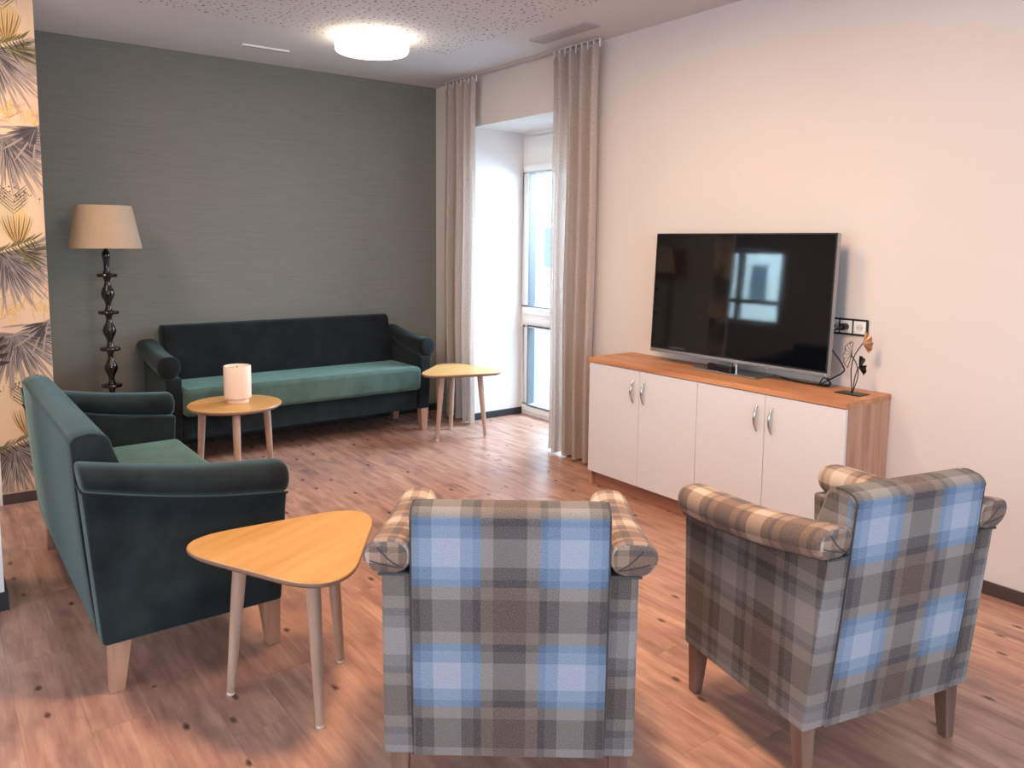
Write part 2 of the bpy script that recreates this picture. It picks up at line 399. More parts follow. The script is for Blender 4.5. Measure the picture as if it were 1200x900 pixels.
def motif(z0, xo=0.0):
    cx = -3.45+xo
    for k in range(10): blade(cx+random.uniform(-.12, .2), z0+.47+random.uniform(-.03, .07), random.uniform(0, 2*PI), .08, .03, 7)
    for k in range(22): blade(cx+random.uniform(-.14, .2), z0+.45+random.uniform(-.05, .09), random.uniform(-.4, PI), .11, .0035, 3, random.uniform(-1.4, 1.4))
    fan(cx-.04, z0+.82, -PI*1.02, .06*PI, .30, 130, 1, 2)
    fan(cx+.00, z0+.34, -PI*1.04, .12*PI, .30, 130, 1, 2)
    fan(cx+.17, z0+.40, -PI*.98, -.55*PI, .16, 16, 2, 5)
    fan(cx+.04, z0+.84, -PI*.30, .15*PI, .20, 20, 4, 5)
    pr([(cx+.050*math.cos(a)+.06, z0+.99+.09*math.sin(a)) for a in [2*PI*k/20 for k in range(20)]], 7)
    for k in range(13): blade(cx+.04, z0+.86, PI*.5+(k-6)*.12, .20, .008, 4 if k % 2 else 3, (k-6)*-.09)
    for k in range(6):
        blade(cx+.03, z0+1.05+.020*k, PI*.25, .11, .0045, 5 if k % 2 else 4); blade(cx+.03, z0+1.05+.020*k, PI*.75, .11, .0045, 5 if k % 2 else 4)
    for k in range(16):
        x = cx-.12+.24*k/15; z = z0+.80+.10*k/15
        blade(x, z, PI*.25+random.uniform(-.2, .2), .07, .008, 4); blade(x, z, -PI*.3+random.uniform(-.2, .2), .06, .008, 4 if k % 2 else 5)
    for k in range(60):
        x, z = cx+random.gauss(.03, .08), z0+1.16+random.gauss(.02, .035); r = random.uniform(.002, .005)
        pr([(x+r*math.cos(a), z+r*math.sin(a)) for a in [2*PI*j/7 for j in range(7)]], 5)
        if k % 2: blade(x, z, -PI/2+random.uniform(-.4, .4), .04, .002, 6)
for z0 in (-.47, .69, 1.85): motif(z0)
for k in range(4): blade(-3.60, .86+.03*k, -.1+.2*k, .12, .03, 5, .3)
struct(m.build('wall_corner', WP), 'peach wallpaper with grey and ochre palm leaves', 'wall')

# ------------------------------------------------------------------ window in the recess
win = empty('window_1', (WX, (NY0+NY1)/2, 0)); tag(win, 'tall white framed window in the deep recess beside the long curtain', 'window', kind='structure')
hw = (NY0-NY1)/2
m = MB(); fw = .05
def rim(m, y0, y1, z0, z1, w, x0, x1):
    m.box(x0, x1, y0, y1, z0, z0+w); m.box(x0, x1, y0, y1, z1-w, z1); m.box(x0, x1, y0, y0+w, z0+w, z1-w); m.box(x0, x1, y1-w, y1, z0+w, z1-w)
rim(m, -hw-.02, hw+.02, 0.002, NZ+.02, .055, 0, .08); m.box(0, .08, -hw+.035, hw-.035, .885, .945); m.box(0, .08, -hw+.035, hw-.035, 2.28, NZ-.03)
m.build('window_frame', M['pvc'], win)
m = MB(); rim(m, -hw+.03, hw-.03, .945, 2.30, .075, -.018, .06); m.build('sash', M['pvc'], win, .006, 2)
m = MB(); rim(m, -hw+.03, hw-.03, .03, .905, .075, -.006, .06); m.build('fixed_panel_frame', M['pvc'], win, .006, 2)
m = MB(); rim(m, -hw+.10, hw-.10, 1.0, 2.24, .008, -.012, .07); rim(m, -hw+.10, hw-.10, .09, .845, .008, -.012, .07); m.build('outer_frame', M['anthracite'], win)
for z0, z1 in ((1.012, 2.23), (.10, .84)):
    m = MB(); m.box(-.006, -.002, -hw+.103, hw-.103, z0, z1); m.build('pane', M['glass'], win)
m = MB(); m.tube([(-.05, -hw+.066, 1.48), (-.05, -hw+.066, 1.60)], .010); m.box(-.045, -.016, -hw+.05, -hw+.082, 1.57, 1.62); m.build('handle', M['pvc'], win)
m = MB(); m.box(.085, .19, hw-.085, hw+.01, .0, NZ)
m.build('outer_reveal', plain('pale_render', srgb(150,160,160), .9, 0, .03, 3), win)
# second windows (left wall, near wall)
def simple_window(name, loc, rz, w, z0, z1, mull, label):
    r = empty(name, loc, rz); tag(r, label, 'window', kind='structure')
    m = MB(); h = w/2
    rim(m, -h, h, z0, z1, .07, -.04, .04)
    for q in mull: m.box(-.04, .04, q-.05, q+.05, z0+.07, z1-.07)
    m.box(-.04, .04, -h+.07, h-.07, z0+(z1-z0)*.27, z0+(z1-z0)*.27+.07)
    m.build('window_frame', M['pvc'], r, .004, 2)
    m = MB(); m.box(-.003, .003, -h+.06, h-.06, z0+.06, z1-.06); m.build('pane', M['glass'], r)
simple_window('window_2', (XL-.1, (wy0+wy1)/2, 0), 0, wy1-wy0, wz0, wz1, (.28,), 'white window on the far left wall seen in the television screen')
simple_window('window_3', (-3.4, YN-.1, 0), PI/2, 3.6, .8, 2.5, (-.6, .6), 'wide white window behind the viewer')

# outdoors
m = MB(); m.poly([(.84, -40, -.12), (60, -40, -.12), (60, 60, -.12), (.84, 60, -.12)]); m.poly([(-60, -40, -.12), (-6.75, -40, -.12), (-6.75, 60, -.12), (-60, 60, -.12)])
struct(m.build('ground', plain('pale_paving', srgb(196,196,198), .9, 0, .08, 3)), 'pale paving outside the windows', 'ground')
wallm = plain('house_plaster', srgb(238,238,236), .9, 0, .03, 1); winm = plain('house_window', srgb(96,108,120), .3)
bld = empty('building', (11, 12, -.12), 0, 'bright white house across the street seen through the tall window', 'building')
bx('house_wall', wallm, 0, 4, -9, 12, 0, 9, parent=bld)
for i, yy in enumerate((-5.2, -3.1, -.55, 1.9, 4.4)):
    for zz in (1.0, 3.8, 6.4): bx('house_window', winm, -.03, .02, yy, yy+.75, zz, zz+1.15, parent=bld)
bl2 = empty('building', (-14, 6.0, -.12), 0, 'white house outside the left window mirrored in the television', 'building')
bx('house_wall', wallm, -4, 0, -9, 12, 0, 9, parent=bl2)
for yy in (-4.2, -2.2, .1, 3.4):
    for zz in (1.55, 4.6): bx('house_window', winm, -.02, .03, yy, yy+.5, zz, zz+.9, parent=bl2)
bush = random.Random(3); m = MB()
for k in range(420):
    p = Vector((6.0+bush.gauss(0, .35), 6.3+bush.gauss(0, .5), bush.uniform(0, 1.0)**.8*2.9)); a = bush.uniform(0, 6.28); l = .05
    m.poly([p, p+Vector((l*math.cos(a), l*math.sin(a), .03)), p+Vector((0, 0, .09))])
tr = empty('shrub', (0, 0, -.12), 0, 'thin leafy shrub outside the tall window', 'shrub')
m.build('foliage', plain('pale_leaf', srgb(120,134,120), .8), tr)
m = MB()
for k in range(5): m.tube([(6.0, 6.3, 0), (6.0+bush.gauss(0, .1), 6.3+bush.gauss(0, .15), 1.3), (6+bush.gauss(0, .3), 6.3+bush.gauss(0, .4), 2.6)], [.02, .015, .006], 6)
m.build('stem', plain('bark', srgb(96,84,76), .9), tr)

# ------------------------------------------------------------------ curtains
def curtain(name, y0, y1, x, n, label, amp=.045, zb=.02, flare=0.0, seed=1):
    r = empty(name, (x, (y0+y1)/2, 0)); tag(r, label, 'curtain', 'curtains at the window recess'); rd = random.Random(seed)
    cy = (y0+y1)/2; N = 140; ph = [rd.uniform(.7, 1.3) for _ in range(n+2)]
    rows = []; ZT = 2.955
    for iz in range(16):
        q = iz/15; z = lerp(zb, ZT, q); row = []
        for k in range(N+1):
            u = k/N; w = u*n; i = int(w); am = amp*lerp(ph[min(i, n)], ph[min(i+1, n)], w-i)*(1-.35*q**3)
            yy = lerp(y0, y1, u)-cy; yy = yy*lerp(1.0, .98, q)+flare*(1-q)*(u-.5)
            row.append((am*math.sin(2*PI*w)+.006*math.sin(9*q+3*u), yy+.012*math.sin(4*PI*w+1)*(1-q*.5), z))
        rows.append(row)
    m = MB(); m.grid(rows); m.build('fabric', M['curtain'], r)
    m = MB()
    rows = [[(p[0]*1.02, p[1], z) for p in rows[-1]] for z in (ZT-.055, ZT)]
    rows2 = [[(p[0]-.002, p[1], p[2]) for p in rr] for rr in rows]
    m.grid(rows2); m.build('heading_tape', M['curtain'], r)
    hk = None
    for k in range(n*2+1):
        yy = (lerp(y0, y1, k/(n*2))-cy)*.97
        if hk is None:
            m = MB(); m.box(-.005, .005, -.004, .004, ZT-.02, 2.986); hk = o = m.build('hook', M['white_plastic'], r)
        else: o = hk.copy(); C.objects.link(o); o.parent = r
        o.location = (0, yy, 0)
curtain('curtain', -.165, -.655, -.075, 4, 'left taupe voile curtain hanging between grey wall and window recess', seed=2)
curtain('curtain', -1.665, -2.165, -.085, 4, 'right taupe voile curtain hanging next to the white sideboard', seed=5, flare=.03)
m = MB(); m.box(-.090, -.070, -2.165, -.165, 2.986, 2.9995)
tag(m.build('curtain_rail', M['rail_white'], bevel=.002), 'slim white curtain rail on the ceiling above the window recess', 'curtain rail')

# ------------------------------------------------------------------ ceiling fittings
lamp = empty('ceiling_lamp', (-1.30, -1.17, H), 0, 'round glowing white lamp on the ceiling', 'ceiling lamp')
m = MB(); m.lathe([(.235, -.002), (.235, -.028), (.225, -.03)], 56); m.build('mounting_ring', M['white_plastic'], lamp)
m = MB(); m.lathe([(.245, -.030), (.25, -.036), (.25, -.092), (.243, -.102), (.225, -.106), (.001, -.108)], 56); m.build('diffuser', M['diffuser'], lamp)
v = empty('ceiling_vent', (-.34, -2.075, H), 0, 'grey slotted air vent in the ceiling near the right curtain', 'vent')
m = MB(); rim(m, -.29, .29, -.066, .066, .012, 0, 1)
m2 = MB()
for f, uvq in zip(m.f, m.uv): pass
m2.v = [(zz, yy, -.001-.009*xx) for xx, yy, zz in m.v]; m2.f = m.f; m2.uv = m.uv; m2.mi = m.mi; m2.sm = m.sm
m2.build('vent_frame', M['vent_slat'], v)
bx('backing', M['dark_gap'], -.055, .055, -.28, .28, -.004, -.001, parent=v)
for k in range(7): bx('slat', M['vent_slat'], -.052+.0155*k, -.052+.0155*k+.011, -.28, .28, -.008, -.003, parent=v)
v = empty('ceiling_diffuser', (-1.775, -.41, H), 0, 'narrow white slot strip on the ceiling close to the grey wall', 'vent')
bx('strip', M['white_plastic'], -.175, .175, -.022, .022, -.014, -.001, parent=v, bevel=.003)
bx('slot', M['dark_gap'], -.165, .165, -.004, .004, -.0155, -.0135, parent=v)

# ------------------------------------------------------------------ upholstery
def upholstered(name, pose, P, mats, label, cat, group=None, plaid_uv=False):
    root = empty(name, (pose[0], pose[1], 0), pose[2], label, cat, group)
    zl, zuR, zuF, zaR, zaF, hb, tilt, D = (P[k] for k in ('zl', 'zuR', 'zuF', 'zaR', 'zaF', 'hb', 'tilt', 'D'))
    ty = lambda z: -tilt*(z-zl)/(hb-zl)
    sag = P.get('sag', .018)
    zu = lambda q: lerp(zuR, zuF, q)-sag*math.sin(PI*q)
    za = lambda q: lerp(zaR, zaF, q)-sag*math.sin(PI*q)
    xo = lambda z: lerp(P['wb'], P['wt'], (z-zl)/(zuR-zl))
    wi = P['wi']
    def yy(q, z):
        fr = D-P.get('fr', .03)*(1-(z-zl)/(zuF-zl)); return lerp(ty(z), fr, q)
    for s in (1, -1):
        m = MB(); T = [k/12 for k in range(13)]; Z = [k/8 for k in range(9)]
        pt = lambda x, q, r: (s*x, yy(q, lerp(zl, zu(q), r)), lerp(zl, zu(q), r))
        def g(fn, uvf): P_ = fn; m.grid(P_, [[uvf(p) for p in row] for row in P_])
        g([[pt(xo(lerp(zl, zu(q), r)), q, r) for r in Z] for q in T], lambda p: (p[1], p[2]))
        g([[pt(wi, q, r) for r in Z] for q in T], lambda p: (p[1], p[2]))
        X = [0, .5, 1]
        for q in (0, 1):
            g([[pt(lerp(wi, xo(lerp(zl, zu(q), r)), k), q, r) for k in X] for r in Z], lambda p: (p[0], p[2]))
        for r in (0, 1):
            g([[pt(lerp(wi, xo(lerp(zl, zu(q), r)), k), q, r) for k in X] for q in T], lambda p: (p[0], p[1]))
        arm = m.build('arm', mats['body'], root, P.get('bev', .010), 3)
        # rolled top
        m = MB(); ro = P['ro']; ri = P['ri']; xc = (ro+ri)/2; a = (ro-ri)/2; N = 36
        sta = []
        L = D
        for k in range(29):
            q = k/28; sta.append(q)
        sta = sorted(set([0, .006, .014, .026, .04]+sta[2:-2]+[.93, .955, .972, .984, .993, 1.0]))
        rows, uvs = [], []
        for q in sta:
            z0, z1 = zu(q)-.006, za(q); zc = (z0+z1)/2; b = (z1-z0)/2
            e0 = q*L/.018; e1 = (1-q)*L/P.get('rf', .035)
            sc = 1.0
            if e0 < 1: sc = lerp(.86, 1, math.sqrt(max(0, 1-(1-e0)**2)))
            if e1 < 1: sc = lerp(.62, 1, math.sqrt(max(0, 1-(1-e1)**2)))
            row, uv = [], []; y = lerp(ty(zc), D, q)
            for k in range(N+1):
                t_ = 2*PI*k/N-PI*.5; c_, s_ = math.cos(t_), math.sin(t_)
                n_ = 2.5
                px = a*math.copysign(abs(c_)**(2/n_), c_); pz = b*math.copysign(abs(s_)**(2/n_), s_)
                # outer side bulges, underside tucked in
                if s_ < 0: px *= 1-.18*abs(s_)
                row.append((s*(xc+px*sc), y+ (ty(zc+pz)-ty(zc))*(1-q), zc+pz*sc)); uv.append((y, 2*(a+b)*1.65*k/N))
            rows.append(row); uvs.append(uv)
        m.grid(rows, uvs)
        m.poly(rows[0][:-1], [(p[0], p[2]) for p in rows[0][:-1]], 0, True); m.poly(rows[-1][:-1], [(p[0], p[2]) for p in rows[-1][:-1]], 0, True)
        rl = m.build('arm_roll', mats['roll'], arm, auto=75)
        # seam under the roll and pleats on the rear end
        m = MB()
        m.tube([(s*(xo(zu(q))+.004), yy(q, zu(q)), zu(q)-.003) for q in T], .0045, 8)
        m.tube([(s*x, yy(0, zuR)-.002, zuR-.002) for x in (wi+.01, lerp(wi, xo(zuR), .5), xo(zuR))], .004, 8)
        if P.get('pleats'):
            z0, z1 = zuR, zaR
            for (x1, zz1), bw in (((ro-.022, z0+.034), .003), ((ro-.042, z1-.024), .008)):
                x0, zz0 = ri+.022, z0+.014
                pts = []
                for k in range(9):
                    q = k/8; x = lerp(x0, x1, q); z = lerp(zz0, zz1, q)-bw*math.sin(PI*q); pts.append((s*x, ty(z)-.0005, z))
                m.tube(pts, .0018, 6)
        m.build('seam_piping', mats['pipe'], arm)
    # backrest
    m = MB(); bt = P['bth']; zs = P['zs']; r1, r2 = .035, .05
    prof = []
    for k in range(12): z = lerp(zl, hb-r1, k/11); prof.append((ty(z)-.006*math.sin(PI*k/11), z))
    for k in range(1, 7): a_ = PI-PI/2*k/6; prof.append((-tilt+r1+r1*math.cos(a_), hb-r1+r1*math.sin(a_)))
    for k in range(1, 4): prof.append((lerp(-tilt+r1, bt-tilt-r2, k/4), hb+.004*math.sin(PI*k/4)))
    for k in range(0, 7): a_ = PI/2-PI/2*k/6; prof.append((bt-tilt-r2+r2*math.cos(a_), hb-r2+r2*math.sin(a_)))
    yb = P.get('yb', bt+.09)
    for k in range(1, 8): q = k/8; prof.append((lerp(bt-tilt, yb, q), lerp(hb-r2, zs-.06, q)))
    prof += [(yb, zl+.14), (yb-.05, zl+.02)]
    arc = [0]
    for i in range(1, len(prof)+1):
        p0, p1 = prof[i-1], prof[i % len(prof)]; arc.append(arc[-1]+math.hypot(p1[0]-p0[0], p1[1]-p0[1]))
    def inset(d):
        out = []; n = len(prof)
        for i in range(n):
            p0, p1 = prof[i-1], prof[(i+1) % n]; tx, tz = p1[0]-p0[0], p1[1]-p0[1]; l = math.hypot(tx, tz)
            out.append((prof[i][0]+d*tz/l, prof[i][1]-d*tx/l))
        return out
    wB, wT = P['wpb'], P['wpt']
    sx = [(-1, 0, .014), (-1, .003, .006), (-1, .008, .0016), (-1, .014, 0)]+[(k/6, 0, 0) for k in range(-5, 6)]+[(1, .014, 0), (1, .008, .0016), (1, .003, .006), (1, 0, .014)]
    rows, uvs = [], []
    for f_, off, ins in sx:
        pr_ = inset(ins); row, uv = [], []
        for j in range(len(prof)+1):
            y, z = pr_[j % len(prof)]; w = lerp(wB, wT, (z-zl)/(hb-zl))
            x = f_*w-(off if f_ > 0 else -off)*(1 if abs(f_) == 1 else 0)
            row.append((x, y, z)); uv.append((x, zl+arc[j]))
        rows.append(row); uvs.append(uv)
    m.grid(rows, uvs)
    for row in (rows[0], rows[-1]): m.poly(row[:-1], [(p[1]+.3, p[2]) for p in row[:-1]], 0, True)
    back = m.build('backrest', mats['back'], root, auto=60)
    for s in (-1, 1):
        w = lambda z: lerp(wB, wT, (z-zl)/(hb-zl))
        m = MB(); m.tube([(s*(w(z)-.004), y+.004, z-.003*(z > hb-.04)) for y, z in prof[:22]], .0030, 6)
        m.build('back_seam', mats['pipe'], back)
    # seat and base
    w = P['wi']-.004
    zc = P['zc']
    m = MB(); m.box(-w, w, yb-.06, P['Ds'], zc, zs); m.build('seat_cushion', mats['seat'], root, P.get('cr', .03), 5)
    m = MB(); m.box(-w, w, .03, P['Db'], zl, zc+.004); m.build('base', mats['base'], root, .012, 3)
    # legs
    for sx_ in (1, -1):
        for yy0, lean in ((P['ly'][0], -.015), (P['ly'][1], .012)):
            m = MB(); x = P['lx']*sx_; a0, a1 = P.get('lt', .032), P.get('lb', .021); lz = P.get('lz', 0)
            rows = []
            for z, a_, dy, dx in ((zl+.004, a0, 0, 0), (0.001, a1, lean, sx_*lz)):
                rows.append([(x+dx-a_, yy0+dy-a_, z), (x+dx+a_, yy0+dy-a_, z), (x+dx+a_, yy0+dy+a_, z), (x+dx-a_, yy0+dy+a_, z), (x+dx-a_, yy0+dy-a_, z)])
            m.grid(rows, None, 0, False); m.poly(rows[0][:-1]); m.poly(rows[1][:-1])
            m.build('leg', mats['leg'], root, .003, 2)
    return root

chairP = dict(zl=.187, zuR=.736, zuF=.655, zaR=.832, zaF=.766, hb=.914, tilt=.077, D=.608, wb=.346, wt=.338, wi=.255,
              ro=.388, ri=.258, wpb=.268, wpt=.263, bth=.13, zs=.47, zc=.33, Ds=.615, Db=.575, ly=(.045, .545), lx=.304, lt=.027, lb=.017, pleats=True, bev=.012, rf=.05)
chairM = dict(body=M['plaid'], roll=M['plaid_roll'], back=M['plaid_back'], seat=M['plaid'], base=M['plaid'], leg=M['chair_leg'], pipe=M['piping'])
upholstered('armchair', (-2.648, -4.604, -.659), chairP, chairM, 'plaid armchair seen squarely from behind, beside the near side table', 'armchair', 'plaid armchairs')
upholstered('armchair', (-1.563, -5.109, -.237), chairP, chairM, 'plaid armchair on the right, turned toward the television and nearest the right wall', 'armchair', 'plaid armchairs')
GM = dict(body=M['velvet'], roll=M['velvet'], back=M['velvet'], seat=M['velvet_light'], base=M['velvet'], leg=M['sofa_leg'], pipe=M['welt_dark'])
L = .866
sofaP = dict(zl=.196, zuR=.759, zuF=.628, zaR=.853, zaF=.751, hb=.919, tilt=.055, D=.664, wb=L, wt=L, wi=L-.115,
             ro=L+.05, ri=L-.115, wpb=L-.118, wpt=L-.126, bth=.134, zs=.508, zc=.36, Ds=.672, Db=.63, ly=(.06, .60), lx=L-.06, bev=.014, rf=.03, lt=.036, lb=.024)
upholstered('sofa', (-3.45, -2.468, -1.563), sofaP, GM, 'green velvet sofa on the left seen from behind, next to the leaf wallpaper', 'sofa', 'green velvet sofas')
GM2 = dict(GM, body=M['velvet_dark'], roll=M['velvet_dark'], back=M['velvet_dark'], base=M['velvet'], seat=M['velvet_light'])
L = 1.055
sofaP2 = dict(sofaP, zl=.188, zuR=.758, zuF=.640, zaR=.856, zaF=.795, hb=.954, tilt=.012, D=.657, wb=L, wt=L, wi=L-.105, ro=L+.05, ri=L-.105,
              wpb=L-.108, wpt=L-.113, bth=.13, yb=.24, zs=.560, zc=.365, Ds=.69, Db=.60, ly=(.10, .585), lx=L-.045, cr=.035)
upholstered('sofa', (-1.524, .088, PI), sofaP2, GM2, 'long dark green velvet sofa against the grey wall', 'sofa', 'green velvet sofas')

# ------------------------------------------------------------------ side tables
def make_table(label, round_top=False):
    r = empty('side_table', (0, 0, 0), 0, label, 'side table', 'three legged side tables')
    ap, p = .245, 2.35; N = 72; nrm = [PI+2*PI*k/3 for k in range(3)]
    def outline(sc):
        o = []
        for k in range(N):
            th = 2*PI*k/N; q = sum(max(0, math.cos(th-n_))**p for n_ in nrm)**(1/p); rr = (.288 if round_top else ap/q)*sc
            o.append((rr*math.cos(th), rr*math.sin(th)))
        return o
    m = MB(); o1, o2, o3 = outline(.955), outline(1.0), outline(.99)
    zz = [(o1, .531), (o2, .541), (o2, .551), (o3, .555)]
    m.grid([[(x, y, z) for x, y in o+[o[0]]] for o, z in zz[:3]], None, 1); m.grid([[(x, y, z) for x, y in o+[o[0]]] for o, z in zz[2:]], None, 0)
    m.poly([(x, y, .531) for x, y in o1], None, 1); m.poly([(x, y, .555) for x, y in o3], None, 0)
    m.build('tabletop', [M['table_wood'], M['table_edge']], r)
    for k in range(3):
        a = 2*PI*k/3; c_, s_ = math.cos(a), math.sin(a)
        top, bot = ((.228, .532), (.262, .012)) if round_top else ((.185, .532), (.234, .012))
        m = MB(); m.tube([(lerp(top[0], bot[0], q)*c_, lerp(top[0], bot[0], q)*s_, lerp(top[1], bot[1], q)) for q in (0, .25, .5, .75, 1)], [.024, .0235, .021, .018, .0145], 20)
        lg = m.build('leg', M['leg_wood'], r)
        m = MB(); m.lathe([(.0125, 0.0005), (.0145, .003), (.0145, .013)], 18, (bot[0]*c_, bot[0]*s_, 0)); tag(m.build('foot_cap', M['foot_white'], lg), 'white foot cap')
    return r
tb = make_table('wooden side table in the foreground between sofa arm and armchair')
t2 = make_table('round wooden side table carrying the cream cylinder lamp', True); t3 = copy_tree(tb)
tag(t3, 'wooden side table beside the left curtain, empty top')
tb.location = (-2.886, -3.672, 0); tb.rotation_euler.z = math.radians(26)
t3.location = (-.393, -.865, 0); t3.rotation_euler.z = -2.933
t2.location = (-2.31, -1.19, 0); t2.rotation_euler.z = math.radians(171-36.9)

# cream cylinder on the table
cy = empty('tabletop_lamp', (-2.285, -1.175, .555), 0, 'cream cylindrical lamp standing on a wooden side table', 'table lamp')
m = MB(); m.lathe([(.066, .001), (.068, .004), (.068, .022), (.063, .026)], 40); m.build('base', M['cream'], cy)
m = MB(); m.lathe([(.070, .026), (.082, .034), (.084, .045), (.085, .235), (.083, .240), (.079, .241), (.078, .230), (.001, .229)], 48); m.build('body', M['cream'], cy)
m = MB(); m.box(-.004, .004, -.004, .004, .229, .236); m.tube([(-.02, 0, .231), (-.06, .02, .231)], .002); m.build('top_vent', plain('grey_mark', srgb(150,120,110), .6), cy)

# ------------------------------------------------------------------ floor lamp
fl = empty('floor_lamp', (-2.862, -.26, 0), 0, 'floor lamp with beige shade and black turned pole by the grey wall', 'floor lamp')
m = MB(); m.lathe([(.15, .001), (.155, .008), (.15, .022), (.10, .034), (.04, .045), (.02, .06)], 40); m.build('base', M['black_lacquer'], fl)
prof = []
def disc(z): return [(.020, z-.03), (.026, z-.014), (.062, z-.010), (.066, z), (.062, z+.010), (.026, z+.014), (.020, z+.03)]
def bulb(z, r=.044): return [(.017, z-.075), (.024, z-.05), (r*.85, z-.024), (r, z), (r*.85, z+.024), (.024, z+.05), (.017, z+.075)]
prof = [(.02, .055)]
for z in (.235, .49, .745, .995):   # bulbs
    pass
seq = [('b', .20), ('d', .335), ('b', .46), ('d', .585), ('b', .71), ('d', .842), ('b', .97), ('d', 1.095), ('b', 1.225), ('d', 1.350)]
for kd, z in seq: prof += (bulb(z) if kd == 'b' else disc(z))
prof += [(.018, 1.40), (.020, 1.45), (.026, 1.475), (.026, 1.50), (.012, 1.525), (.009, 1.56)]
m = MB(); m.lathe(prof, 28); m.build('pole', M['black_lacquer'], fl)
m = MB()
m.lathe([(.228, 1.535), (.172, 1.822)], 56, cap=False)
m.lathe([(.225, 1.535), (.169, 1.822)], 56, mi=1, cap=False); m.lathe([(.228, 1.535), (.225, 1.535)], 56, cap=False); m.lathe([(.172, 1.822), (.169, 1.822)], 56, cap=False)
m.build('lamp_shade', [M['shade'], M['shade_in']], fl)
m = MB(); m.lathe([(.009, 1.55), (.009, 1.75)], 12)
for k in range(3): a = 2*PI*k/3; m.tube([(0, 0, 1.75), (.178*math.cos(a), .178*math.sin(a), 1.78)], .003, 6)
m.build('shade_carrier', M['black_metal'], fl)
m = MB(); m.lathe([(.012, 1.60), (.03, 1.64), (.032, 1.67), (.02, 1.70), (.002, 1.71)], 20); m.build('bulb', M['foot_white'], fl)

# ------------------------------------------------------------------ sideboard
CY0, CY1, CX, CH = -2.468, -4.262, -.405, .86   # y from far to near
sb = empty('sideboard', (CX/2, (CY0+CY1)/2, 0), 0, 'white four door sideboard with oak top under the television', 'sideboard')
hy = (CY0-CY1)/2; fx = CX/2; rx = -CX/2-.004     # local: front at fx, rear at rx
bx('top_panel', M['oak_top'], fx-.006, rx, -hy-.004, hy+.004, CH-.030, CH, parent=sb, bevel=.002)
bx('side_panel', M['oak_side'], fx+.020, rx, -hy, -hy+.019, .0015, CH-.030, parent=sb)
bx('side_panel', M['oak_side'], fx+.020, rx, hy-.019, hy, .0015, CH-.030, parent=sb)
bx('back_panel', M['oak_side'], rx-.008, rx-.001, -hy+.02, hy-.02, .10, CH-.032, parent=sb)
bx('bottom_panel', M['oak_side'], fx+.022, rx-.01, -hy+.02, hy-.02, .10, .118, parent=sb)
bx('plinth', M['oak_plinth'], fx+.043, fx+.060, -hy+.020, hy-.025, .0015, .102, parent=sb)
dw = 2*hy/4
for k in range(4):
    y1 = hy-k*dw; y0 = y1-dw
    d = bx('door', M['white_laminate'], fx, fx+.018, y0+.0015, y1-.0015, .103, CH-.034, parent=sb, bevel=.0015)
    hy_ = y0+.045 if k % 2 == 0 else y1-.045
    m = MB(); pts = []
    for q in [i/14 for i in range(15)]:
        pts.append((fx-.003-.026*math.sin(PI*q)**.8, hy_, lerp(.625, .765, q)))
    m.tube(pts, [.0035+.0035*math.sin(PI*i/14) for i in range(15)], 10)
    m.build('handle', M['chrome'], d)

# ------------------------------------------------------------------ television
TX, TY0, TY1, TZ0, TZ1 = -.155, -2.785, -4.01, .922, 1.665
tv = empty('television', (TX, (TY0+TY1)/2, CH), 0, 'large black flat screen television on the oak sideboard top', 'television')
h = (TY0-TY1)/2; z0, z1 = TZ0-CH, TZ1-CH
hz = z1-z0
cas = bx('casing', M['black_plastic'], .004, .035, -h, h, 0, hz, parent=tv, bevel=.004); cas.location = (-.018, 0, z0); cas.rotation_euler = (0, math.radians(2.6), 0)
bx('rear_housing', M['black_plastic'], .034, .075, -h*.6, h*.6, .05, hz*.62, parent=cas, bevel=.012)
m = MB(); rim(m, -h, h, .022, hz, .008, -.001, .006); m.build('bezel', M['black_plastic'], cas)
m = MB(); m.box(.0005, .004, -h+.007, h-.007, .029, hz-.007); m.build('screen', M['screen'], cas)
m = MB(); m.box(-.005, .03, -h, h, 0, .021); m.build('bottom_strip', M['silver'], cas, .003, 2)
bx('side_trim', M['silver'], .002, .03, -h-.0025, -h, .005, hz-.002, parent=cas)
m = MB(); m.box(-.008, 0.0, -.27, -.235, -.006, .002); m.build('sensor_tab', M['silver'], cas, .002, 2)
m = MB(); m.tube([(.005, -.03, z0+.012), (.005, -.03, .008)], .020, 20); m.build('stand_neck', M['chrome'], tv)
m = MB(); m.box(-.075, .13, -.225, .235, .0012, .009); m.build('stand_plate', M['silver'], tv, .003, 2)

rc = empty('remote_control', (-.188, -3.355, CH+.0096), math.radians(78), 'black remote control lying on the television stand plate', 'remote control')
m = MB(); m.grid([[(x, s_*w_, z) for s_, z in ((-1, 0.0), (-1.08, .012), (-1, .022), (0, .027), (1, .022), (1.08, .012), (1, 0.0), (-1, 0.0))] for x, w_ in ((-.105, .012), (-.098, .021), (-.05, .024), (.03, .021), (.09, .024), (.103, .016))])
m.poly([(-.105, s_*.012, z) for s_, z in ((-1, 0), (-1.08, .012), (-1, .022), (0, .027), (1, .022), (1.08, .012), (1, 0))]); m.poly([(.103, s_*.016, z) for s_, z in ((-1, 0), (-1.08, .012), (-1, .022), (0, .027), (1, .022), (1.08, .012), (1, 0))])
m.build('body', M['black_plastic'], rc); rc.scale = (1, 1.05, 1.3)
for k in range(5):
    for j in (-1, 0, 1): 
        m = MB(); m.lathe([(.0045, .0), (.0045, .003), (.003, .004)], 10, (-.07+.026*k, j*.012, .0235-abs(j)*.001)); m.build('button', M['anthracite'], rc)

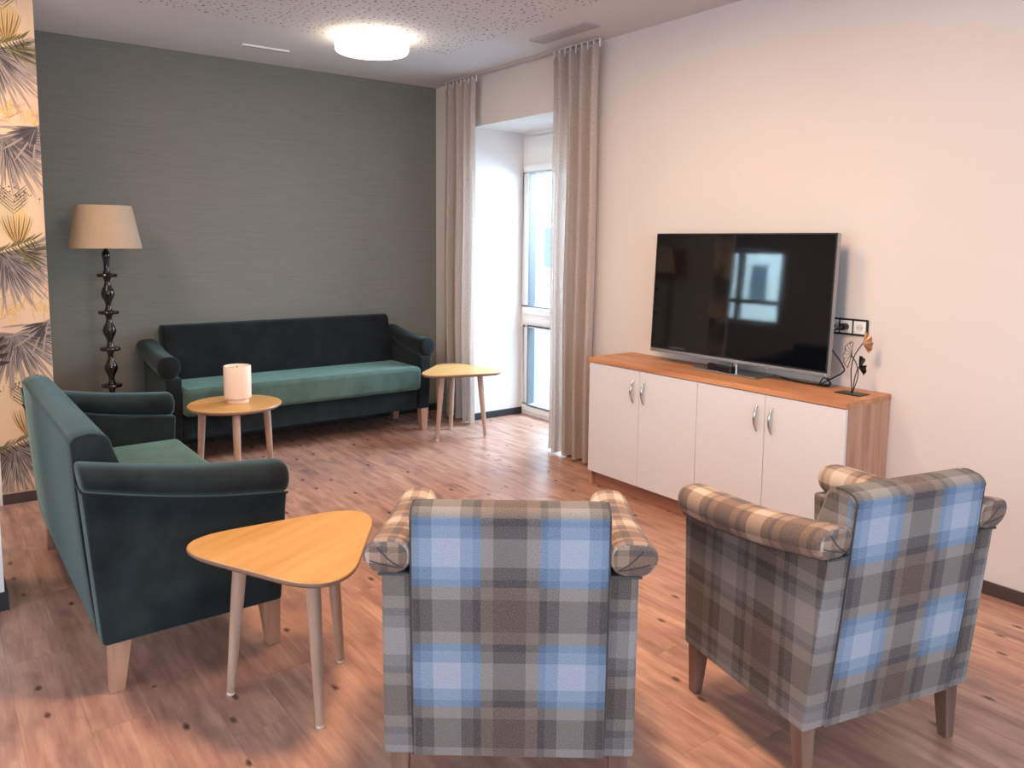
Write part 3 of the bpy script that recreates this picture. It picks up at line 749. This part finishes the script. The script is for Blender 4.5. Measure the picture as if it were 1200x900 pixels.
# wall sockets
so = empty('socket_panel', (0, -4.007, 1.178), 0, 'black framed triple wall socket right of the television', 'wall socket')
m = MB(); rim(m, -.118, .118, -.043, .043, .0085, -.011, -.001)
for q in (-.0375, .0375): m.box(-.0105, -.001, q-.003, q+.003, -.036, .036)
m.build('frame', M['black_plastic'], so, .0015, 2)
def insert(y, kind):
    m = MB()
    m.box(-.010, -.001, y-.0335, y+.0335, -.0335, .0335)
    ins = m.build('socket_insert', M['white_plastic'], so, .002, 2)
    m = MB()
    def ringx(r0, r1, xa, mi): 
        m.grid([[(xa, y+r*math.cos(2*PI*k/28), r*math.sin(2*PI*k/28)) for k in range(29)] for r in (r0, r1)], None, mi)
    if kind == 's':
        ringx(.0001, .019, -.0103, 0); ringx(.019, .0215, -.0106, 1)
        for s_ in (-1, 1): m.box(-.0112, -.0102, y+s_*.0095-.0025, y+s_*.0095+.0025, -.0025, .0025, 2)
    else:
        for s_ in (-1, 1): m.box(-.0112, -.0101, y+s_*.010-.006, y+s_*.010+.006, -.008, .006, 2); 
    m.build('socket_face', [plain('socket_grey', srgb(206,206,204), .5, 0, .01), M['white_plastic'], M['black_plastic']], ins)
insert(.075, 'd'); insert(0, 's'); insert(-.075, 's')

# power cable with plug
cb = empty('power_cable', (-.06, -4.0, CH), 0, 'black power cable looping from the wall socket behind the television', 'cable')
def smooth(pts, n=8):
    out = []; P_ = [Vector(p) for p in pts]
    for i in range(len(P_)-1):
        p0, p1, p2, p3 = P_[max(i-1, 0)], P_[i], P_[i+1], P_[min(i+2, len(P_)-1)]
        for k in range(n):
            q = k/n; out.append(.5*((2*p1)+(-p0+p2)*q+(2*p0-5*p1+4*p2-p3)*q*q+(-p0+3*p1-3*p2+p3)*q**3))
    return out+[P_[-1]]
o = Vector((-.06, -4.0, CH)); loc = lambda *a: Vector(a)-o
m = MB(); m.tube([loc(-.012, -4.007, 1.178), loc(-.05, -4.007, 1.178)], .0185, 18); m.tube([loc(-.05, -4.007, 1.178), loc(-.062, -4.0, 1.170)], [.015, .006], 14); m.build('plug', M['black_plastic'], cb)
m = MB(); m.tube(smooth([loc(-.062, -4.0, 1.170), loc(-.07, -3.945, 1.135), loc(-.07, -3.955, 1.08), loc(-.06, -4.03, .98), loc(-.06, -4.035, .945), loc(-.08, -3.985, .905), loc(-.10, -3.95, .88), loc(-.09, -3.925, .872), loc(-.06, -3.93, .90), loc(-.07, -3.975, .872), loc(-.10, -3.93, .8645), loc(-.11, -3.80, .8645), loc(-.06, -3.66, .8655)]), .0038, 8); m.build('cord', M['black_plastic'], cb)
m = MB(); m.tube(smooth([loc(-.10, -3.93, 1.08), loc(-.085, -3.955, 1.0), loc(-.09, -3.965, .93), loc(-.10, -3.985, .885), loc(-.11, -3.985, .866), loc(-.12, -3.93, .8645)]), .0034, 8); m.build('cord', M['black_plastic'], cb)

# ginkgo ornament
gx, gy = -.170, -4.150
gk = empty('ginkgo_ornament', (gx, gy, CH), 0, 'metal ginkgo leaf ornament with copper leaf on the right end of the sideboard', 'ornament')
m = MB(); m.box(-.048, .048, -.068, .068, .0012, .0045); m.build('base_plate', M['black_metal'], gk, .001, 1)
vx = Vector((.78, -.62, 0)).normalized()    # leaves spread in this plane
def G(a, z, d=0.0): return Vector((vx.x*a+vx.y*-d*0, vx.y*a, z))+Vector((-vx.y, vx.x, 0))*d
def leaf(name, c, ang, R, spread, mat, wire=False, notch=.25, sxl=1.0):
    m = MB(); pts = []; N = 28
    for k in range(N+1):
        a = ang+spread*(k/N-.5); rr = R*(1-.5*notch*math.exp(-((k/N-.5)/.05)**2))*(1+.04*math.sin(k*2.3)); pts.append(G(c[0]+sxl*rr*math.cos(a), c[1]+rr*math.sin(a), .006*math.sin(k*.9)))
    o_ = G(c[0], c[1])
    if wire:
        m.tube([o_]+pts+[o_], .0017, 6)
        for k in range(3, N-1, 4): m.tube([o_, pts[k]], .0012, 6)
    else:
        th = Vector((-vx.y, vx.x, 0))*.0012
        for d in (th, -th):
            for k in range(N): m.poly([o_+d, pts[k]+d, pts[k+1]+d], None, 0, True)
        q = [o_]+pts+[o_]
        m.grid([[p-th for p in q], [p+th for p in q]])
    return m.build(name, mat, gk)
def stem(pts): 
    m = MB(); m.tube(smooth([G(a, z) for a, z in pts]), .0026, 8); return m.build('stem', M['black_metal'], gk)
stem([(0, .003), (-.009, .10), (-.006, .158), (.006, .20), (.040, .256)])
stem([(.002, .003), (.022, .07), (.025, .114), (.012, .158), (-.012, .194)])
stem([(.003, .003), (.009, .07), (.020, .12), (.028, .135)])
leaf('copper_leaf', (.040, .254), math.radians(14), .060, 2.3, M['copper'], sxl=.85)
leaf('wire_leaf', (-.010, .194), math.radians(166), .068, 2.75, M['black_metal'], True, sxl=.62)
leaf('black_leaf', (.027, .134), math.radians(22), .060, 2.3, M['black_metal'], notch=1.1, sxl=.65)

# ------------------------------------------------------------------ light
w = bpy.data.worlds.new('world'); S.world = w; w.use_nodes = True
w.node_tree.nodes['Background'].inputs[0].default_value = (.64, .83, 1, 1); w.node_tree.nodes['Background'].inputs[1].default_value = 7.0
def area(name, loc, aim, sx, sy, power, col, shape='RECTANGLE', portal=False, spread=180):
    l = bpy.data.lights.new(name, 'AREA'); l.shape = shape; l.size = sx; l.size_y = sy; l.energy = power; l.color = col; l.spread = math.radians(spread)
    o = bpy.data.objects.new(name, l); C.objects.link(o); o.location = loc
    o.rotation_euler = (Vector(aim)-Vector(loc)).to_track_quat('-Z', 'Y').to_euler()
    if portal: l.cycles.is_portal = True
    return o
cool = (.72, .86, 1.0); warm = (1.0, .66, .40)
area('window_portal', (.72, -1.13, 1.25), (-1, -1.13, 1.25), 1.3, 2.5, 1, (1, 1, 1), portal=True)
area('daylight_left', (XL+.15, -4.2, 1.6), (0, -4.0, 1.3), 4.0, 2.2, 75, (.90, .95, 1.0))
area('daylight_near', (-3.4, YN+.1, 1.7), (-2.6, 0, .8), 3.6, 1.8, 85, cool)
area('overhead_near', (-2.3, -4.3, 2.95), (-2.3, -4.3, 0), .5, .5, 74, warm, 'DISK')
area('overhead_side', (-1.6, -3.2, 2.95), (-1.6, -3.2, 0), .5, .5, 26, warm, 'DISK')
area('overhead_passage', (-4.0, -1.7, 2.95), (-3.9, -1.5, 0), .5, .5, 30, (1, .76, .54), 'DISK')
area('daylight_window', (1.35, -1.35, 2.1), (-.75, -1.75, 0), 1.0, 1.4, 210, (.62, .80, 1.0))
area('added_house_fill', (-8.6, 3.0, 6.5), (-14, 4.5, 3.0), 2.0, 2.0, 13000, (.62, .86, 1.0))  # added unseen fill on the left house, brightens its reflection in the screen
S.cycles.max_bounces = 8; S.cycles.diffuse_bounces = 4
S.cycles.use_denoising = True
S.cycles.caustics_reflective = False; S.cycles.caustics_refractive = False
